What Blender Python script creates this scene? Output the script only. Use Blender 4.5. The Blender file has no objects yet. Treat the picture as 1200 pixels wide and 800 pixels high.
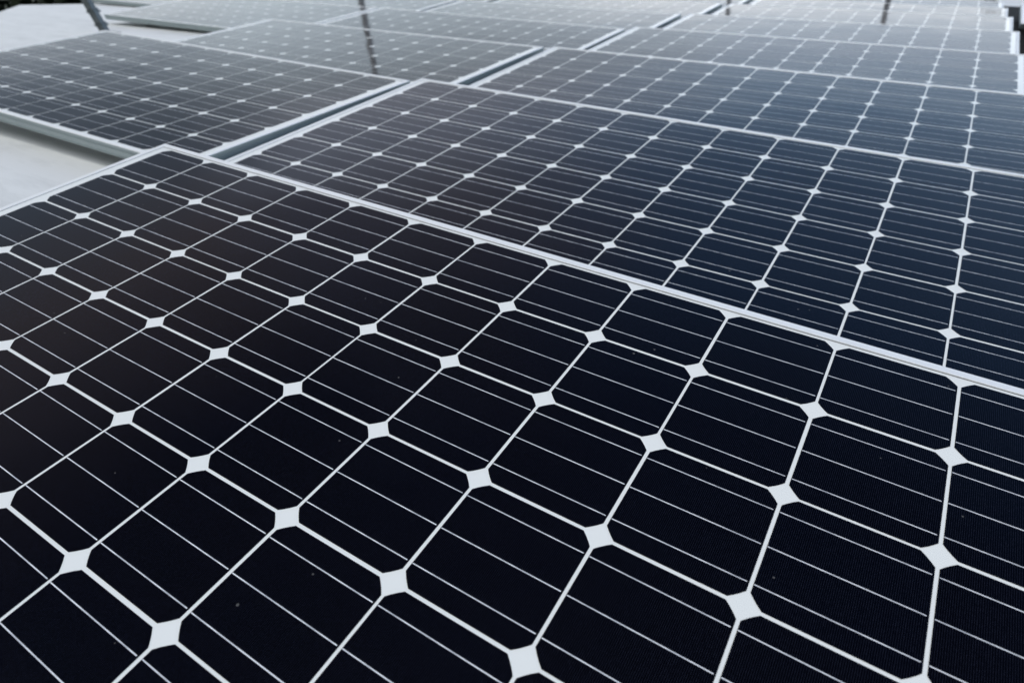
import bpy, bmesh, math, random
from mathutils import Matrix, Vector
R = math.radians
sc = bpy.context.scene
col = sc.collection

# ------------------------------------------------------------------ camera
S = 0.158                                    # one cell pitch in metres
CAM = Vector((1.58626, -0.93647, 0.47474))
cd = bpy.data.cameras.new('camera')
cam = bpy.data.objects.new('camera', cd)
col.objects.link(cam)
m3 = Matrix(((0.850669, -0.293163, 0.436368), (0.525425, 0.447244, -0.72381), (0.017031, 0.845002, 0.534492)))
cam.matrix_world = Matrix.Translation(CAM) @ m3.to_4x4()
cd.sensor_width = 36
cd.lens = 22.701
cd.clip_start = 0.02
cd.clip_end = 3000
cd.dof.use_dof = True
cd.dof.focus_distance = 0.88
cd.dof.aperture_fstop = 4.6
sc.camera = cam

# ------------------------------------------------------------------ sky, sun, exposure
SUN_EL, SUN_AZ = R(78), R(-130)                # azimuth from +Y towards +X
w = bpy.data.worlds.new('World')
sc.world = w
w.use_nodes = True
nt = w.node_tree
for n in list(nt.nodes): nt.nodes.remove(n)
N, LK = nt.nodes.new, nt.links.new
def math_node(op, a, b=None, clamp=False):
    n = N('ShaderNodeMath'); n.operation = op; n.use_clamp = clamp
    for i, v in enumerate((a, b)):
        if v is None: continue
        if isinstance(v, (int, float)): n.inputs[i].default_value = v
        else: LK(v, n.inputs[i])
    return n.outputs[0]
def smooth(v, a, b):
    n = N('ShaderNodeMapRange'); n.interpolation_type = 'SMOOTHSTEP'
    LK(v, n.inputs[0]); n.inputs[1].default_value = a; n.inputs[2].default_value = b
    return n.outputs[0]
sky = N('ShaderNodeTexSky'); sky.sky_type = 'NISHITA'; sky.sun_disc = False
sky.sun_elevation = SUN_EL; sky.sun_rotation = SUN_AZ
sky.air_density = 1.0; sky.dust_density = 1.5; sky.ozone_density = 1.5
tc = N('ShaderNodeTexCoord')
sep = N('ShaderNodeSeparateXYZ'); LK(tc.outputs['Generated'], sep.inputs[0])
X, Y, Z = sep.outputs
az = math_node('ARCTAN2', X, Y)              # 0 straight along the rows' far side
# layered cloud deck: a bright gap above the horizon, heavier cloud above it
def ramp(stops):
    r = N('ShaderNodeValToRGB'); e = r.color_ramp.elements
    r.color_ramp.interpolation = 'B_SPLINE' if False else 'LINEAR'
    while len(e) < len(stops): e.new(0.5)
    for el, (p, c) in zip(e, stops): el.position = p; el.color = (*c, 1)
    return r
nz = N('ShaderNodeTexNoise'); nz.inputs['Scale'].default_value = 2.2
nz.inputs['Detail'].default_value = 5; nz.inputs['Roughness'].default_value = 0.55
mp = N('ShaderNodeMapping'); mp.inputs['Scale'].default_value = (1, 1, 2.6)
LK(tc.outputs['Generated'], mp.inputs[0]); LK(mp.outputs[0], nz.inputs['Vector'])
wob = math_node('MULTIPLY', math_node('SUBTRACT', nz.outputs['Fac'], 0.5), 0.05)
zz = math_node('ADD', Z, wob)
CL = [(0.0, (1.35, 1.5, 1.6)), (0.16, (1.34, 1.5, 1.6)), (0.20, (1.24, 1.42, 1.56)), (0.25, (1.04, 1.20, 1.34)), (0.275, (0.92, 1.06, 1.18)), (0.298, (0.84, 0.94, 1.06)),
      (0.34, (0.98, 1.04, 1.22)), (0.405, (0.94, 1.04, 1.30)), (0.50, (0.55, 0.55, 0.70)), (0.60, (0.38, 0.37, 0.50)), (0.70, (0.20, 0.20, 0.29)), (0.82, (0.06, 0.065, 0.13)), (1.0, (0.05, 0.055, 0.11))]
cl = ramp([(p, tuple(v / 4 for v in c)) for p, c in CL]); LK(zz, cl.inputs[0])
BL = [(0.0, (2.0, 2.1, 2.2)), (0.215, (2.3, 2.4, 2.5)), (0.24, (1.95, 2.1, 2.28)), (0.260, (1.50, 1.72, 1.98)), (0.295, (1.27, 1.5, 1.82)), (0.325, (1.05, 1.36, 1.75)), (0.37, (0.63, 0.96, 1.42)),
      (0.46, (0.36, 0.62, 1.06)), (0.61, (0.17, 0.37, 0.80)), (0.78, (0.05, 0.10, 0.26)), (1.0, (0.05, 0.065, 0.13))]
bl = ramp([(p, tuple(v / 4 for v in c)) for p, c in BL]); LK(zz, bl.inputs[0])
def mixc(f, a, b, mode='MIX'):
    n = N('ShaderNodeMix'); n.data_type = 'RGBA'; n.blend_type = mode; n.clamp_result = False
    (LK(f, n.inputs[0]) if not isinstance(f, (int, float)) else setattr(n.inputs[0], 'default_value', f))
    for i, v in ((6, a), (7, b)):
        if isinstance(v, tuple): n.inputs[i].default_value = (*v, 1)
        else: LK(v, n.inputs[i])
    return n.outputs[2]
azw = math_node('ADD', az, math_node('MULTIPLY', math_node('SUBTRACT', nz.outputs['Fac'], 0.5), 0.5))
thin = smooth(azw, R(-42), R(-11))            # thinner, bluer veil towards the right
deck = mixc(thin, cl.outputs[0], bl.outputs[0])
# heavier grey bank on the far left
BANK = [(0.0, (1.45, 1.55, 1.65)), (0.16, (1.35, 1.46, 1.56)), (0.195, (0.95, 1.05, 1.15)), (0.22, (0.68, 0.77, 0.88)), (0.25, (0.38, 0.46, 0.56)), (0.30, (0.30, 0.37, 0.46)), (0.40, (0.38, 0.45, 0.57)), (0.50, (0.54, 0.47, 0.51)), (0.60, (0.35, 0.30, 0.34)), (0.70, (0.06, 0.06, 0.10)), (1.0, (0.05, 0.05, 0.09))]
bank = ramp([(p, tuple(v / 4 for v in c)) for p, c in BANK]); LK(zz, bank.inputs[0])
deck = mixc(smooth(azw, R(-52), R(-66)), deck, bank.outputs[0])
# grey sky behind the photographer, brightened high up as added fill light
high = mixc(smooth(Z, 0.62, 0.86), (0.085, 0.087, 0.09), (0.62, 0.63, 0.64))
deck = mixc(smooth(Y, -0.08, -0.42), deck, high)
deck4 = mixc(1.0, deck, (33.6, 33.6, 33.6), 'MULTIPLY')          # ramp thirds -> radiance / background strength
final = mixc(0.9, sky.outputs[0], deck4)
bg = N('ShaderNodeBackground'); bg.inputs['Strength'].default_value = 0.1
LK(final, bg.inputs['Color'])
out = N('ShaderNodeOutputWorld'); LK(bg.outputs[0], out.inputs[0])

sl = bpy.data.lights.new('sun', 'SUN')
sl.energy = 0.92; sl.angle = R(12); sl.color = (1.0, 0.97, 0.92)
so = bpy.data.objects.new('sun', sl); col.objects.link(so)
sd = Vector((math.sin(SUN_AZ) * math.cos(SUN_EL), math.cos(SUN_AZ) * math.cos(SUN_EL), math.sin(SUN_EL)))
so.rotation_euler = sd.to_track_quat('Z', 'Y').to_euler()
so.location = (4, 4, 6)

sc.view_settings.view_transform = 'Standard'
sc.view_settings.look = 'None'
sc.view_settings.exposure = 0.25
sc.view_settings.gamma = 1.0
sc.view_settings.use_curve_mapping = False

# ------------------------------------------------------------------ materials
def mat(name):
    m = bpy.data.materials.new(name); m.use_nodes = True
    t = m.node_tree; b = t.nodes['Principled BSDF']
    return m, t, b
def nd(t, kind, **kw):
    n = t.nodes.new(kind)
    for k, v in kw.items():
        if k in n.bl_rna.properties: setattr(n, k, v)
        else: n.inputs[k.replace('_', ' ')].default_value = v
    return n
GLASS_IOR, GLASS_ROUGH = 1.2, 0.048          # anti-reflective solar glass over everything in the laminate
def dust(t, base_out, amount=0.5, colour=(0.35, 0.35, 0.34, 1)):
    """a few specks of grit and lint on the glass"""
    g = nd(t, 'ShaderNodeNewGeometry')
    v = nd(t, 'ShaderNodeTexVoronoi'); v.inputs['Scale'].default_value = 34
    t.links.new(g.outputs['Position'], v.inputs['Vector'])
    n = nd(t, 'ShaderNodeTexNoise'); n.inputs['Scale'].default_value = 9
    t.links.new(g.outputs['Position'], n.inputs['Vector'])
    th = nd(t, 'ShaderNodeMapRange'); t.links.new(n.outputs['Fac'], th.inputs[0])
    th.inputs[1].default_value = 0.42; th.inputs[2].default_value = 0.75
    th.inputs[3].default_value = 0.012; th.inputs[4].default_value = 0.075
    lt = nd(t, 'ShaderNodeMath', operation='LESS_THAN')
    t.links.new(v.outputs['Distance'], lt.inputs[0]); t.links.new(th.outputs[0], lt.inputs[1])
    f = nd(t, 'ShaderNodeMath', operation='MULTIPLY'); t.links.new(lt.outputs[0], f.inputs[0]); f.inputs[1].default_value = amount
    mx = nd(t, 'ShaderNodeMix', data_type='RGBA'); t.links.new(f.outputs[0], mx.inputs[0])
    t.links.new(base_out, mx.inputs[6]); mx.inputs[7].default_value = colour
    return mx.outputs[2]

def glass_bow(t, b):
    """tempered glass is never quite flat: a very shallow, wide waviness"""
    g = nd(t, 'ShaderNodeNewGeometry')
    n = nd(t, 'ShaderNodeTexNoise'); n.inputs['Scale'].default_value = 3.2; n.inputs['Detail'].default_value = 1
    t.links.new(g.outputs['Position'], n.inputs['Vector'])
    bp = nd(t, 'ShaderNodeBump'); bp.inputs['Strength'].default_value = 1.0; bp.inputs['Distance'].default_value = 0.0016
    t.links.new(n.outputs['Fac'], bp.inputs['Height']); t.links.new(bp.outputs[0], b.inputs['Normal'])
    n2 = nd(t, 'ShaderNodeTexNoise'); n2.inputs['Scale'].default_value = 5; n2.inputs['Detail'].default_value = 6
    t.links.new(g.outputs['Position'], n2.inputs['Vector'])
    mr = nd(t, 'ShaderNodeMapRange'); t.links.new(n2.outputs['Fac'], mr.inputs[0]); mr.inputs[1].default_value = 0.35; mr.inputs[2].default_value = 0.7
    mr.inputs[3].default_value = GLASS_ROUGH * 0.75; mr.inputs[4].default_value = GLASS_ROUGH * 1.8
    t.links.new(mr.outputs[0], b.inputs['Roughness'])

def cell_material():
    m, t, b = mat('monocrystalline_silicon')
    tcn = nd(t, 'ShaderNodeTexCoord')
    s = nd(t, 'ShaderNodeSeparateXYZ'); t.links.new(tcn.outputs['Object'], s.inputs[0])
    # printed silver fingers, 2 mm apart, running across the busbars
    k = nd(t, 'ShaderNodeMath', operation='MULTIPLY'); t.links.new(s.outputs[0], k.inputs[0]); k.inputs[1].default_value = 1 / 0.0021
    fr = nd(t, 'ShaderNodeMath', operation='FRACT'); t.links.new(k.outputs[0], fr.inputs[0])
    lt = nd(t, 'ShaderNodeMath', operation='LESS_THAN'); t.links.new(fr.outputs[0], lt.inputs[0]); lt.inputs[1].default_value = 0.2
    n = nd(t, 'ShaderNodeTexNoise'); n.inputs['Scale'].default_value = 260; n.inputs['Detail'].default_value = 2
    g = nd(t, 'ShaderNodeNewGeometry'); t.links.new(g.outputs['Position'], n.inputs['Vector'])
    n2 = nd(t, 'ShaderNodeTexNoise'); n2.inputs['Scale'].default_value = 3.5; n2.inputs['Detail'].default_value = 3
    t.links.new(g.outputs['Position'], n2.inputs['Vector'])
    oi = nd(t, 'ShaderNodeObjectInfo')
    mixr = nd(t, 'ShaderNodeMath', operation='ADD'); t.links.new(oi.outputs['Random'], mixr.inputs[0]); t.links.new(n2.outputs['Fac'], mixr.inputs[1])
    hv = nd(t, 'ShaderNodeMapRange'); t.links.new(mixr.outputs[0], hv.inputs[0]); hv.inputs[1].default_value = 0.35; hv.inputs[2].default_value = 1.6
    tint = nd(t, 'ShaderNodeMix', data_type='RGBA'); t.links.new(hv.outputs[0], tint.inputs[0])
    tint.inputs[6].default_value = (0.0004, 0.0003, 0.0008, 1); tint.inputs[7].default_value = (0.0002, 0.0004, 0.0016, 1)
    fx = nd(t, 'ShaderNodeMath', operation='MULTIPLY'); t.links.new(lt.outputs[0], fx.inputs[0]); t.links.new(n.outputs['Fac'], fx.inputs[1])
    mx = nd(t, 'ShaderNodeMix', data_type='RGBA'); t.links.new(fx.outputs[0], mx.inputs[0])
    t.links.new(tint.outputs[2], mx.inputs[6]); mx.inputs[7].default_value = (0.021, 0.025, 0.045, 1)
    t.links.new(dust(t, mx.outputs[2], 0.22), b.inputs['Base Color'])
    b.inputs['IOR'].default_value = GLASS_IOR; glass_bow(t, b)
    return m
M_CELL = cell_material()

m, t, b = mat('silver_ribbon'); M_RIB = m
g = nd(t, 'ShaderNodeNewGeometry'); n = nd(t, 'ShaderNodeTexNoise'); n.inputs['Scale'].default_value = 55; n.inputs['Detail'].default_value = 3
t.links.new(g.outputs['Position'], n.inputs['Vector'])
rb = nd(t, 'ShaderNodeValToRGB'); t.links.new(n.outputs['Fac'], rb.inputs[0])
rb.color_ramp.elements[0].position = 0.32; rb.color_ramp.elements[0].color = (0.46, 0.49, 0.54, 1)
rb.color_ramp.elements[1].position = 0.6; rb.color_ramp.elements[1].color = (0.76, 0.79, 0.83, 1)
t.links.new(rb.outputs[0], b.inputs['Base Color'])
b.inputs['IOR'].default_value = GLASS_IOR; glass_bow(t, b)

m, t, b = mat('white_backsheet'); M_BACK = m
rgb = nd(t, 'ShaderNodeRGB'); rgb.outputs[0].default_value = (0.77, 0.80, 0.785, 1)
t.links.new(dust(t, rgb.outputs[0], 0.3, (0.3, 0.29, 0.27, 1)), b.inputs['Base Color'])
b.inputs['IOR'].default_value = GLASS_IOR; glass_bow(t, b)

m, t, b = mat('anodised_aluminium'); M_ALU = m
n = nd(t, 'ShaderNodeTexNoise'); n.inputs['Scale'].default_value = 40; n.inputs['Detail'].default_value = 4
g = nd(t, 'ShaderNodeNewGeometry'); t.links.new(g.outputs['Position'], n.inputs['Vector'])
mx = nd(t, 'ShaderNodeMix', data_type='RGBA'); t.links.new(n.outputs['Fac'], mx.inputs[0])
mx.inputs[6].default_value = (0.78, 0.80, 0.80, 1); mx.inputs[7].default_value = (0.83, 0.86, 0.865, 1)
t.links.new(mx.outputs[2], b.inputs['Base Color'])
b.inputs['Metallic'].default_value = 0.15; b.inputs['Roughness'].default_value = 0.42

m, t, b = mat('shaded_side_aluminium'); M_SIDE_SHADE = m  # frame sides: same aluminium in a darker colour, shade painted in
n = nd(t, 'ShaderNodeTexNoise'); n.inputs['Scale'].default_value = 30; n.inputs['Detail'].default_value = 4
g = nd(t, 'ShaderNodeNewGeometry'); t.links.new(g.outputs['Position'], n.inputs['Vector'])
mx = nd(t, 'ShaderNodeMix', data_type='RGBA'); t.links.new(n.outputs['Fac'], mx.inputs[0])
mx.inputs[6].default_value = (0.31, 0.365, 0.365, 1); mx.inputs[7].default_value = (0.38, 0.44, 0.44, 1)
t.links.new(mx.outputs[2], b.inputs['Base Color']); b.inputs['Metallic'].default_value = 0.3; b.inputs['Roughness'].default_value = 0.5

m, t, b = mat('grey_sealant'); M_GASK = m
b.inputs['Base Color'].default_value = (0.22, 0.23, 0.24, 1); b.inputs['Roughness'].default_value = 0.6

m, t, b = mat('gap_strip_black'); M_GAPSTRIP = m  # for the added strips that darken the panel gaps
b.inputs['Base Color'].default_value = (0.03, 0.034, 0.035, 1); b.inputs['Roughness'].default_value = 0.8

m, t, b = mat('gap_darkening_sheet'); M_GAPSHEET = m  # for the made-up sheets that block light behind each panel
b.inputs['Base Color'].default_value = (0.035, 0.04, 0.042, 1); b.inputs['Roughness'].default_value = 0.6

m, t, b = mat('galvanised_steel'); M_STEEL = m
n = nd(t, 'ShaderNodeTexVoronoi'); n.inputs['Scale'].default_value = 70
g = nd(t, 'ShaderNodeNewGeometry'); t.links.new(g.outputs['Position'], n.inputs['Vector'])
mx = nd(t, 'ShaderNodeMix', data_type='RGBA'); t.links.new(n.outputs['Distance'], mx.inputs[0])
mx.inputs[6].default_value = (0.085, 0.10, 0.10, 1); mx.inputs[7].default_value = (0.15, 0.17, 0.17, 1)
t.links.new(mx.outputs[2], b.inputs['Base Color']); b.inputs['Metallic'].default_value = 0.5; b.inputs['Roughness'].default_value = 0.5

m, t, b = mat('dark_painted_steel'); M_MAST = m
b.inputs['Base Color'].default_value = (0.33, 0.33, 0.335, 1); b.inputs['Roughness'].default_value = 0.5

m, t, b = mat('white_roof_membrane'); M_ROOF = m
g = nd(t, 'ShaderNodeNewGeometry')
n1 = nd(t, 'ShaderNodeTexNoise'); n1.inputs['Scale'].default_value = 2.2; n1.inputs['Detail'].default_value = 8; n1.inputs['Roughness'].default_value = 0.65
n2 = nd(t, 'ShaderNodeTexNoise'); n2.inputs['Scale'].default_value = 14; n2.inputs['Detail'].default_value = 6; n2.inputs['Roughness'].default_value = 0.7
mp2 = nd(t, 'ShaderNodeMapping'); mp2.inputs['Scale'].default_value = (0.35, 1.6, 1); mp2.inputs['Rotation'].default_value = (0, 0, R(24))
t.links.new(g.outputs['Position'], mp2.inputs[0]); t.links.new(mp2.outputs[0], n1.inputs['Vector']); t.links.new(mp2.outputs[0], n2.inputs['Vector'])
ad = nd(t, 'ShaderNodeMath', operation='ADD'); t.links.new(n1.outputs['Fac'], ad.inputs[0]); t.links.new(n2.outputs['Fac'], ad.inputs[1])
rp = nd(t, 'ShaderNodeValToRGB'); t.links.new(ad.outputs[0], rp.inputs[0])
# sum of the two noises sits near 1.0; halve it for the ramp
hf = nd(t, 'ShaderNodeMath', operation='MULTIPLY'); t.links.new(ad.outputs[0], hf.inputs[0]); hf.inputs[1].default_value = 0.5
t.links.new(hf.outputs[0], rp.inputs[0])
e = rp.color_ramp.elements
e[0].position = 0.36; e[0].color = (0.57, 0.595, 0.59, 1); e[1].position = 0.53; e[1].color = (0.70, 0.725, 0.72, 1)
t.links.new(rp.outputs[0], b.inputs['Base Color']); b.inputs['Roughness'].default_value = 0.6
bp = nd(t, 'ShaderNodeBump'); bp.inputs['Strength'].default_value = 0.25; bp.inputs['Distance'].default_value = 0.004
t.links.new(n2.outputs['Fac'], bp.inputs['Height']); t.links.new(bp.outputs[0], b.inputs['Normal'])

m, t, b = mat('grey_render_wall'); M_WALL = m
b.inputs['Base Color'].default_value = (0.30, 0.30, 0.29, 1); b.inputs['Roughness'].default_value = 0.85

m, t, b = mat('dark_turf_ground'); M_GROUND = m
n = nd(t, 'ShaderNodeTexNoise'); n.inputs['Scale'].default_value = 0.8; n.inputs['Detail'].default_value = 8
g = nd(t, 'ShaderNodeNewGeometry'); t.links.new(g.outputs['Position'], n.inputs['Vector'])
mx = nd(t, 'ShaderNodeMix', data_type='RGBA'); t.links.new(n.outputs['Fac'], mx.inputs[0])
mx.inputs[6].default_value = (0.012, 0.018, 0.008, 1); mx.inputs[7].default_value = (0.035, 0.045, 0.02, 1)
t.links.new(mx.outputs[2], b.inputs['Base Color']); b.inputs['Roughness'].default_value = 0.9

def leaf_mat(name, a, c):
    m, t, b = mat(name)
    n = nd(t, 'ShaderNodeTexNoise'); n.inputs['Scale'].default_value = 3.0; n.inputs['Detail'].default_value = 4
    g = nd(t, 'ShaderNodeNewGeometry'); t.links.new(g.outputs['Position'], n.inputs['Vector'])
    mx = nd(t, 'ShaderNodeMix', data_type='RGBA'); t.links.new(n.outputs['Fac'], mx.inputs[0])
    mx.inputs[6].default_value = (*a, 1); mx.inputs[7].default_value = (*c, 1)
    t.links.new(mx.outputs[2], b.inputs['Base Color']); b.inputs['Roughness'].default_value = 0.8
    b.inputs['Specular IOR Level'].default_value = 0.15
    return m
M_LEAF = leaf_mat('dark_evergreen_leaves', (0.005, 0.009, 0.005), (0.016, 0.026, 0.011))
M_TWIG = leaf_mat('brown_autumn_leaves', (0.05, 0.045, 0.04), (0.10, 0.085, 0.075))
m, t, b = mat('tree_bark'); M_BARK = m
b.inputs['Base Color'].default_value = (0.05, 0.04, 0.032, 1); b.inputs['Roughness'].default_value = 0.9

# ------------------------------------------------------------------ mesh helpers
def mesh_obj(name, bm, mats, parent=None):
    me = bpy.data.meshes.new(name); bm.normal_update(); bm.to_mesh(me); bm.free()
    for mm in (mats if isinstance(mats, (list, tuple)) else [mats]): me.materials.append(mm)
    o = bpy.data.objects.new(name, me); col.objects.link(o)
    if parent: o.parent = parent
    return o
def link_copy(o, parent, mat4=None):
    c = o.copy(); col.objects.link(c); c.parent = parent
    if mat4 is not None: c.matrix_local = mat4
    return c
def box(bm, lo, hi, mi=0):
    vs = [bm.verts.new((x, y, z)) for z in (lo[2], hi[2]) for x, y in ((lo[0], lo[1]), (hi[0], lo[1]), (hi[0], hi[1]), (lo[0], hi[1]))]
    for f in ((3, 2, 1, 0), (4, 5, 6, 7), (0, 1, 5, 4), (1, 2, 6, 5), (2, 3, 7, 6), (3, 0, 4, 7)):
        bm.faces.new([vs[i] for i in f]).material_index = mi
    return vs
def tube(bm, pts, radii, seg=10, cap=True):
    rings = []
    for i, p in enumerate(pts):
        p = Vector(p)
        d = (Vector(pts[min(i + 1, len(pts) - 1)]) - Vector(pts[max(i - 1, 0)])).normalized()
        a = d.orthogonal().normalized(); bb = d.cross(a)
        rings.append([bm.verts.new(p + (a * math.cos(2 * math.pi * k / seg) + bb * math.sin(2 * math.pi * k / seg)) * radii[i]) for k in range(seg)])
    for r0, r1 in zip(rings, rings[1:]):
        for k in range(seg): bm.faces.new((r0[k], r0[(k + 1) % seg], r1[(k + 1) % seg], r1[k])).smooth = True
    if cap:
        bm.faces.new(rings[0][::-1]); bm.faces.new(rings[-1])
def tagged(o, label=None, cat=None, group=None, kind=None):
    if label: o['label'] = label
    if cat: o['category'] = cat
    if group: o['group'] = group
    if kind: o['kind'] = kind
    return o

# ------------------------------------------------------------------ setting: roof and ground
def roof_z(x): return -1.0 * S if x > -13 * S else (-1.0 + 0.0183 * (x / S + 13)) * S
GROUND_Z = -6.2
outline = [(16, -14), (70, -14), (70, 118), (-40.2, 118), (-39.6, 60), (-39.5, 20.15), (-42.1, 17.5), (-38.3, 14.7), (0, -10)]
outline = [(x * S, y * S) for x, y in outline]
bm = bmesh.new()
# sheet split at the fall line so that it can slope
def poly_clip(pts, xc, keep_right):
    res = []
    for i, p in enumerate(pts):
        q = pts[(i + 1) % len(pts)]
        ip, iq = (p[0] >= xc) == keep_right, (q[0] >= xc) == keep_right
        if ip: res.append(p)
        if ip != iq:
            u = (xc - p[0]) / (q[0] - p[0]); res.append((xc, p[1] + u * (q[1] - p[1])))
    return res
for side in (True, False):
    pts = poly_clip(outline, -13 * S, side)
    bm.faces.new([bm.verts.new((x, y, roof_z(x))) for x, y in pts])
bmesh.ops.remove_doubles(bm, verts=bm.verts, dist=1e-5)
bd = [e for e in bm.edges if e.is_boundary]
ex = bmesh.ops.extrude_edge_only(bm, edges=bd)
for v in [g_ for g_ in ex['geom'] if isinstance(g_, bmesh.types.BMVert)]: v.co.z = v.co.z - 0.10
for f in bm.faces: f.material_index = 0
bd2 = [g_ for g_ in ex['geom'] if isinstance(g_, bmesh.types.BMEdge) and g_.is_boundary]
ex2 = bmesh.ops.extrude_edge_only(bm, edges=bd2)
for v in [g_ for g_ in ex2['geom'] if isinstance(g_, bmesh.types.BMVert)]: v.co.z = GROUND_Z - 0.1
for f in [g_ for g_ in ex2['geom'] if isinstance(g_, bmesh.types.BMFace)]: f.material_index = 1
bmesh.ops.recalc_face_normals(bm, faces=bm.faces)
roof = mesh_obj('roof', bm, [M_ROOF, M_WALL]); tagged(roof, kind='structure')
if roof.data.polygons[0].normal.z < 0: roof.data.flip_normals()

bm = bmesh.new()
bmesh.ops.create_grid(bm, x_segments=8, y_segments=8, size=900)
ground = mesh_obj('ground', bm, M_GROUND); ground.location.z = GROUND_Z; tagged(ground, kind='structure')

# ------------------------------------------------------------------ solar panel kit (panel axes: x along the row, y up the slope, origin at the far left cell corner)
PX0, PX1, PY0, PY1 = -0.24 * S, 12.24 * S, -6.12 * S, 0.122 * S
DEPTH = 0.035
def frame_bm():
    prof = [(0.0008, 0.0008), (0.0018, 0.0018), (0.0140, 0.0018), (0.0146, 0.0012), (0.0146, -0.0045), (0.0032, -0.0060), (0.0032, -0.0325), (0.0240, -0.0325),
            (0.0240, -DEPTH), (0.0, -DEPTH), (0.0, -0.0318), (0.0018, -0.0310), (0.0018, -0.0290), (0.0, -0.0282), (0.0, -0.0140), (0.0026, -0.0130),
            (0.0026, -0.0090), (0.0, -0.0080), (0.0, -0.0002)]
    bm = bmesh.new(); loops = []
    for d, z in prof:
        loops.append([bm.verts.new(c) for c in ((PX0 + d, PY0 + d, z), (PX1 - d, PY0 + d, z), (PX1 - d, PY1 - d, z), (PX0 + d, PY1 - d, z))])
    n = len(prof)
    for i in range(n):
        a, c = loops[i], loops[(i + 1) % n]
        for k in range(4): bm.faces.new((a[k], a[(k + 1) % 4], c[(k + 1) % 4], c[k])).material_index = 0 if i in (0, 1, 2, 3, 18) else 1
    bmesh.ops.recalc_face_normals(bm, faces=bm.faces)
    return bm
def gasket_bm():
    bm = bmesh.new(); d0, d1 = 0.0147, 0.0162
    a = [bm.verts.new(c) for c in ((PX0 + d0, PY0 + d0, 0.0005), (PX1 - d0, PY0 + d0, 0.0005), (PX1 - d0, PY1 - d0, 0.0005), (PX0 + d0, PY1 - d0, 0.0005))]
    c = [bm.verts.new(c) for c in ((PX0 + d1, PY0 + d1, 0.0003), (PX1 - d1, PY0 + d1, 0.0003), (PX1 - d1, PY1 - d1, 0.0003), (PX0 + d1, PY1 - d1, 0.0003))]
    for k in range(4): bm.faces.new((a[k], a[(k + 1) % 4], c[(k + 1) % 4], c[k]))
    return bm
HC, CH = 0.4868 * S, 0.095 * S                # half cell, corner chamfer
def cell_outline():
    pts = []
    rad = math.hypot(HC, HC - CH)
    a0 = math.atan2(HC - CH, HC); a1 = math.pi / 2 - a0
    for q in range(4):
        for k in range(4):
            a = a0 + (a1 - a0) * k / 3 + q * math.pi / 2
            pts.append((rad * math.cos(a), rad * math.sin(a)))
    return pts
OUT = cell_outline()
RIB_Y = (-0.3245 * S, 0.0, 0.3245 * S)
def add_cell(bm, cx, cy):
    top = [bm.verts.new((cx + x, cy + y, 0.00035)) for x, y in OUT]
    low = [bm.verts.new((cx + x, cy + y, 0.00012)) for x, y in OUT]
    bm.faces.new(top)
    for i in range(len(top)):
        j = (i + 1) % len(top); bm.faces.new((low[i], low[j], top[j], top[i]))
    hw = 0.00062
    for y in RIB_Y:
        x0, x1 = cx - HC + 0.0006, cx + HC - 0.0022
        vs = [bm.verts.new(p) for p in ((x0, cy + y - hw, 0.0005), (x1, cy + y - hw, 0.0005), (x1, cy + y + hw, 0.0005), (x0, cy + y + hw, 0.0005))]
        bm.faces.new(vs).material_index = 1
P_FRAME = mesh_obj('frame', frame_bm(), [M_ALU, M_SIDE_SHADE])
P_GASK = mesh_obj('gasket', gasket_bm(), M_GASK)
bm = bmesh.new(); box(bm, (PX0 + 0.006, PY0 + 0.006, -0.0040), (PX1 - 0.006, PY1 - 0.006, 0.0))
P_SHEET = mesh_obj('backsheet', bm, M_BACK)
bm = bmesh.new(); add_cell(bm, 0, 0); P_CELL = mesh_obj('solar_cell', bm, [M_CELL, M_RIB])
bm = bmesh.new()
for r in range(6):
    for c in range(12): add_cell(bm, (c + 0.5) * S, -(r + 0.5) * S)
P_GRID = mesh_obj('cell_grid', bm, [M_CELL, M_RIB])
bm = bmesh.new()
box(bm, (-0.02, -0.03, -0.004), (0.02, 0.03, 0.0)); box(bm, (-0.004, -0.028, -1.0), (0.004, 0.028, -0.004))
box(bm, (-0.022, -0.04, -1.006), (0.022, 0.04, -1.0))
P_LEG = mesh_obj('mounting_leg', bm, M_STEEL)
KIT = [P_GASK, P_FRAME, P_SHEET, P_CELL, P_GRID, P_LEG]

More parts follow.
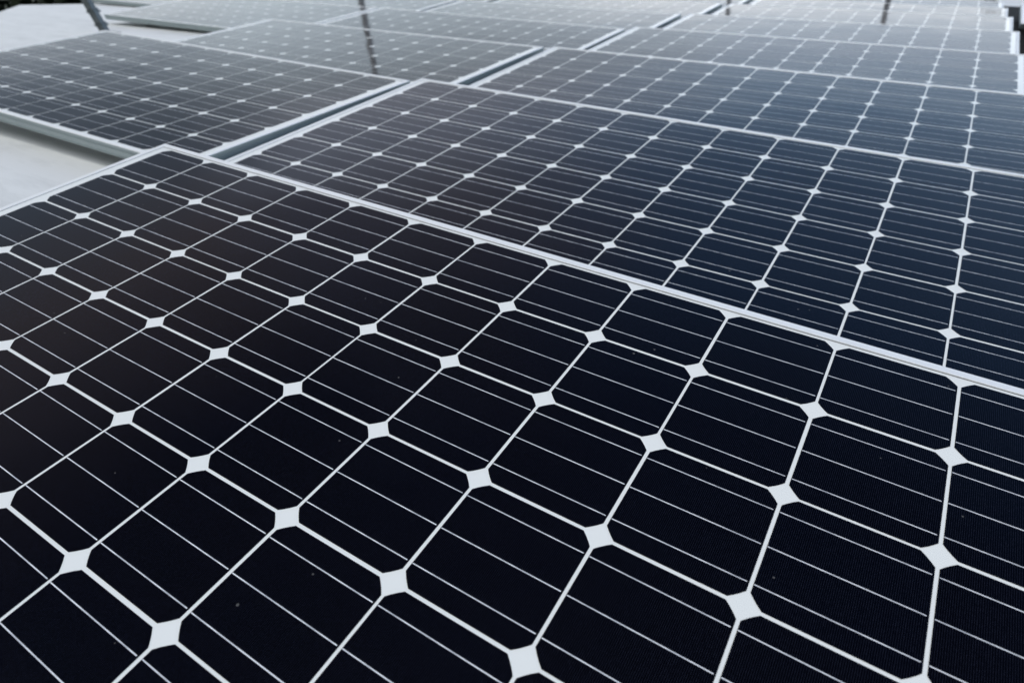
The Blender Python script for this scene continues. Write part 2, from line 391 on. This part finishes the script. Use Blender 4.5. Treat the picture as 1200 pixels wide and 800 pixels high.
def axes(tilt, roll, yaw):
    t_, r_, y_ = R(tilt), R(roll), R(yaw)
    ax = Vector((math.cos(r_) * math.cos(y_), math.cos(r_) * math.sin(y_), math.sin(r_)))
    ay = Vector((-math.sin(y_) * math.cos(t_), math.cos(y_) * math.cos(t_), math.sin(t_)))
    an = ax.cross(ay).normalized(); ay = an.cross(ax)
    return Matrix((ax, ay, an)).transposed()
JIT = random.Random(7)
def solar_panel(o, rot, label, split):
    root = bpy.data.objects.new('solar_panel', None); col.objects.link(root)
    root.empty_display_size = 0.1
    Mx = Matrix.Translation(Vector(o) * S) @ axes(*rot).to_4x4()
    # the thing's origin sits under the middle of the low edge
    base = Mx @ Vector((6 * S, PY0, -DEPTH))
    Mr = Matrix.Translation(base) @ axes(*rot).to_4x4()
    root.matrix_world = Mr
    tagged(root, label, 'solar panel', 'solar panels tilted in rows on the roof')
    L = Mr.inverted() @ Mx
    link_copy(P_FRAME, root, L); link_copy(P_GASK, root, L); link_copy(P_SHEET, root, L)
    if split:
        for r in range(6):
            for c in range(12):
                link_copy(P_CELL, root, L @ Matrix.Translation(((c + 0.5) * S + JIT.gauss(0, .00022), -(r + 0.5) * S + JIT.gauss(0, .00025), 0)) @ Matrix.Rotation(JIT.gauss(0, .0013), 4, 'Z'))
    else:
        link_copy(P_GRID, root, L)
    # two short legs under the low edge, two taller ones under the high edge, all down to the roof
    Minv = Mr.inverted()
    for u in (2.0, 10.0):
        for v in (-5.2, -0.5):
            p = Mx @ Vector((u * S, v * S, -DEPTH))
            h = p.z - roof_z(p.x)
            leg = link_copy(P_LEG, root)
            leg.matrix_local = Minv @ Matrix.Translation(p) @ Matrix.Diagonal((1, 1, (h - 0.002) / 1.006, 1))
    # added dark sheet from high edge to roof, keeps the gaps black
    bm = bmesh.new()
    a, c = Mx @ Vector((PX0 + 0.03, PY1 - 0.004, -DEPTH - 0.001)), Mx @ Vector((PX1 - 0.03, PY1 - 0.004, -DEPTH - 0.001))
    ps = []
    for p in (a, c):
        ps.append((p, Vector((p.x, p.y + 0.008, roof_z(p.x) + 0.003))))
    off = Vector((0, 0.0025, 0))
    vs = [bm.verts.new(Minv @ q) for p, l in ps for q in (p, p + off, l + off, l)]
    for f in ((0, 1, 5, 4), (1, 2, 6, 5), (2, 3, 7, 6), (3, 0, 4, 7), (0, 3, 2, 1), (4, 5, 6, 7)): bm.faces.new([vs[i] for i in f])
    bmesh.ops.recalc_face_normals(bm, faces=bm.faces)
    mesh_obj('gap_dark_sheet', bm, M_GAPSHEET, root)
    return root

P = solar_panel
# measured panels
P((0, 0, 0), (6.78, -1.0, 0), 'nearest dark solar panel filling the whole lower half of the picture', True)
P((-12.85, 6.571, 0.114), (4.26, -0.75, 0.34), 'solar panel at left whose raised near edge shades the bare white roof', True)
P((0.007, 6.63, 0.043), (5.76, -0.5, -0.24), 'dark solar panel directly behind the nearest one, reaching the right edge', True)
P((-12.91, 13.273, -0.085), (4.67, 0.26, 0.05), 'grey reflecting panel just behind the left panel, with a long dark mast reflection', True)
P((-0.023, 13.221, 0.02), (5.42, 0.33, -0.11), 'solar panel in the third row at right, slate blue with visible busbars', True)
P((13.32, 13.29, 0.09), (5.4, 0.3, -0.1), 'solar panel right of the slate blue third-row panel, past the edge of view', False)
P((-25.95, 20.1, -0.25), (5.0, 0.3, 0.3), 'pale hazy panel at far left, low over bare roof beside the leaning post', False)
P((-13.075, 20.076, -0.137), (5.0, 0.02, 0.32), 'pale fourth-row panel left of the gap, with a short dark mast reflection', True)
P((-0.016, 19.759, 0.022), (5.2, 0.76, -0.37), 'light blue grey panel in the fourth row, right of the dark gap', True)
P((13.32, 19.80, 0.17), (5.5, 0.8, -0.4), 'fourth-row solar panel right of the dark walkway gap at the right edge', False)
P((-38.8, 26.5, -0.60), (5.0, 0.3, 0.3), 'farthest left panel, only its front edge corner showing behind the leaning post', False)
P((-25.95, 26.55, -0.33), (5.0, 0.5, 0.3), 'whitish panel behind the pale far left one, cut by the top of the picture', False)
P((-13.03, 26.55, -0.20), (4.9, 0.6, 0.1), 'whitish fifth-row panel left of the short dark gap near the top', True)
P((-0.006, 26.243, 0.008), (4.95, 0.98, -0.54), 'pale fifth-row panel right of the dark gap, white grid lines still visible', True)
P((13.32, 26.22, 0.20), (5.5, 0.9, -0.5), 'fifth-row panel beyond the dark walkway gap in the upper right corner', False)
P((-25.9, 33.0, -0.30), (5.2, 0.8, 0), 'sixth-row panel left of the faint gap at the top edge', False)
P((-12.95, 32.85, -0.17), (4.8, 0.8, -0.1), 'near white sixth-row panel between two short gaps at the top', False)
P((0, 32.7, 0.02), (4.75, 0.9, -0.5), 'near white sixth-row panel with a slanting dark mast reflection', False)
P((13.32, 32.6, 0.23), (5.5, 0.9, -0.5), 'sixth-row panel right of the dark walkway gap, only a sliver showing', False)
P((-12.9, 39.25, -0.22), (5.4, 0.9, -0.3), 'blurred white seventh-row panel left of the tiny gap at the top', False)
P((0, 39.1, -0.05), (4.9, 0.9, -0.5), 'blurred seventh-row panel with a brownish reflection at its right end', False)
P((13.32, 39.0, 0.15), (5.5, 0.9, -0.5), 'seventh-row panel at the top right corner past the walkway gap', False)
P((-12.9, 45.65, -0.30), (5.4, 0.9, -0.3), 'blurred eighth-row panel left of the last tiny gap, cut by the top', False)
P((0, 45.5, -0.13), (5.5, 0.9, -0.5), 'blurred eighth-row panel dulled by tree reflection at its right end', False)
P((13.32, 45.4, 0.07), (5.5, 0.9, -0.5), 'eighth-row panel in the extreme top right corner', False)
P((0, 51.9, -0.20), (5.5, 0.9, -0.5), 'most distant solar panel, a dark blurred strip along the top edge', False)
for o in KIT: bpy.data.objects.remove(o)
# made-up dark matting along the gaps between the columns, added to deepen their shade
def gap_strip(xc, y0, y1, hw_, label):
    bm = bmesh.new(); z = roof_z(xc * S)
    box(bm, ((xc - hw_) * S, y0 * S, -0.006), ((xc + hw_) * S, y1 * S, 0.008))
    yy = y0 * S + 0.05
    while yy < y1 * S - 0.05:
        box(bm, ((xc - hw_) * S + 0.004, yy, 0.008), ((xc + hw_) * S - 0.004, yy + 0.02, 0.012)); yy += 0.06
    o = mesh_obj('gap_dark_strip', bm, M_GAPSTRIP); o.location.z = z + 0.007
    tagged(o, label, 'rubber mat', 'added dark strips along the panel gaps')
gap_strip(-0.35, 0.6, 52, 0.9, 'added dark strip under the main gap between left and right panel columns')
gap_strip(-13.2, 14.0, 46, 0.8, 'added dark strip under the faint gap among the hazy left panels')
gap_strip(12.7, 0.6, 58, 1.1, 'added dark strip along the dark walkway gap at the upper right edge')

# ------------------------------------------------------------------ leaning post behind the left panel
def pixel_ray(px, py):
    f = cd.lens / 36 * 1200
    return (m3 @ Vector(((px - 600) / f, -(py - 400) / f, -1))).normalized()
base = Vector((-22.45 * S, 11.82 * S, 0)); base.z = roof_z(base.x)
top = Vector((-23.3 * S, 11.75 * S, 0.36 * S))
d = (top - base).normalized()
post = bpy.data.objects.new('steel_post', None); col.objects.link(post); post.location = base
tagged(post, 'grey steel post leaning left, with clamps, behind the left solar panel', 'post')
side = Vector((-0.35, -0.94, 0)); side = (side - d * side.dot(d)).normalized(); nrm = d.cross(side)
fr = Matrix((side, nrm, d)).transposed().to_4x4()
LEN = (top - base).length
a45 = Matrix.Rotation(R(38), 4, 'Z')
bm = bmesh.new(); box(bm, (-0.024, -0.024, 0.006), (0.024, 0.024, LEN)); bmesh.ops.bevel(bm, geom=[e for e in bm.edges], offset=0.003, segments=2, affect='EDGES')
o = mesh_obj('square_tube', bm, M_STEEL, post); o.matrix_local = fr @ a45
bm = bmesh.new(); box(bm, (-0.026, -0.026, LEN - 0.002), (0.026, 0.026, LEN + 0.006)); o = mesh_obj('end_cap', bm, M_STEEL, post); o.matrix_local = fr @ a45
bm = bmesh.new(); box(bm, (-0.07, -0.07, 0.0), (0.07, 0.07, 0.008)); mesh_obj('base_plate', bm, M_STEEL, post)
for hgt in (0.07, 0.165):
    bm = bmesh.new()
    box(bm, (-0.028, -0.028, -0.008), (0.028, 0.028, 0.008)); box(bm, (-0.07, -0.005, -0.007), (-0.025, 0.005, 0.007)); box(bm, (0.025, -0.005, -0.007), (0.038, 0.005, 0.007))
    o = mesh_obj('clamp', bm, M_STEEL, post); o.matrix_local = fr @ Matrix.Translation((0, 0, hgt)) @ a45

# ------------------------------------------------------------------ masts behind the array (mirrored in the glass)
def mast(x, y, ztop, rad, label, zb=None):
    zb = roof_z(x) if zb is None else zb
    h = ztop - zb
    root = bpy.data.objects.new('mast', None); col.objects.link(root); root.location = (x, y, zb)
    tagged(root, label, 'mast', 'masts behind the solar array')
    bm = bmesh.new(); tube(bm, [(0, 0, 0.16), (0, 0, h * 0.75), (0, 0, h)], [rad, rad, rad * 0.85], 14); mesh_obj('pole', bm, M_MAST, root)
    bm = bmesh.new(); tube(bm, [(0, 0, 0), (0, 0, 0.05), (0, 0, 0.16)], [0.22, 0.22, rad * 1.6], 20); mesh_obj('base_block', bm, M_MAST, root)
    bm = bmesh.new(); tube(bm, [(0, 0, h), (0, 0, h + 0.03), (0, 0, h + 0.05)], [rad * 0.9, rad * 0.9, rad * 0.3], 14); mesh_obj('finial', bm, M_MAST, root)
mast(-18.03, 19.28, 7.26, 0.125, 'tall thick utility pole past the left roof edge, mirrored as the long streak', GROUND_Z)
mast(-2.67, 14.5, 2.64, 0.05, 'slender dark mast behind the middle rows, mirrored near the small gaps')
mast(0.36, 14.6, 2.74, 0.052, 'dark mast behind the right rows, mirrored as the slanting streak')

# ------------------------------------------------------------------ trees beyond the roof
def tree(x, y, z0, h, spread, leaves, leaf, lm, seed, label, group, dense=True):
    rng = random.Random(seed)
    root = bpy.data.objects.new('tree', None); col.objects.link(root); root.location = (x, y, z0)
    tagged(root, label, 'tree', group)
    bm = bmesh.new()
    lean = (rng.uniform(-.3, .3), rng.uniform(-.3, .3))
    tube(bm, [(0, 0, 0), (lean[0] * .3, lean[1] * .3, h * .35), (lean[0], lean[1], h * .7), (lean[0] * 1.3, lean[1] * 1.3, h * .97)], [h * .028, h * .02, h * .011, h * .003], 9)
    tips = []
    for i in range(22):
        zf = rng.uniform(.22 if dense else .35, .92); a = rng.uniform(0, 2 * math.pi)
        ln = spread * (1.05 - zf * .75) * rng.uniform(.65, 1.1)
        p0 = Vector((lean[0] * zf, lean[1] * zf, h * zf)); p2 = p0 + Vector((math.cos(a) * ln, math.sin(a) * ln, ln * rng.uniform(.1, .6)))
        pm = (p0 + p2) / 2 + Vector((0, 0, -ln * .08))
        tube(bm, [p0, pm, p2], [h * .006, h * .004, h * .0012], 6)
        for q in (.35, .6, .8, 1.0): tips.append((p0.lerp(p2, q), ln * .36))
    mesh_obj('trunk', bm, M_BARK, root)
    bm = bmesh.new()
    for i in range(leaves):
        c, rr = rng.choice(tips)
        p = c + Vector((rng.gauss(0, 1), rng.gauss(0, 1), rng.gauss(0, .8))) * rr * .6
        u = Vector((rng.uniform(-1, 1), rng.uniform(-1, 1), rng.uniform(-1, 1))).normalized(); v = u.orthogonal().normalized()
        s = leaf * rng.uniform(.6, 1.3)
        bm.faces.new([bm.verts.new(p + u * s), bm.verts.new(p + v * s * .5), bm.verts.new(p - u * s), bm.verts.new(p - v * s * .5)])
    mesh_obj('crown', bm, lm, root)
# dense evergreens below and beyond the far left roof edge
k = 0
for i, (ax_, dist) in enumerate([(-54, 16.0), (-59, 14.2), (-64, 15.2), (-69, 14.0), (-74, 15.5), (-62, 19.0), (-70, 19.5)]):
    a = R(ax_); x, y = CAM.x + dist * math.sin(a), CAM.y + dist * math.cos(a)
    tree(x, y, GROUND_Z, 5.9 + 0.7 * math.sin(i * 2.1), 2.9, 5200, 0.16, M_LEAF, 10 + i, 'dense dark evergreen tree standing just beyond the far left roof edge', 'dark evergreens beyond the left roof edge')
for i, (x, y, hh) in enumerate([(2.2, 26, 11.3), (4.0, 25, 11.7), (6.4, 26.5, 12.0), (9.5, 25, 12.3), (13, 27, 13.4)]):
    tree(x, y, GROUND_Z, hh, 3.2, 3400, 0.15, M_TWIG, 40 + i, 'tall thin brownish tree behind the far right end of the array', 'brownish trees behind the array', False)
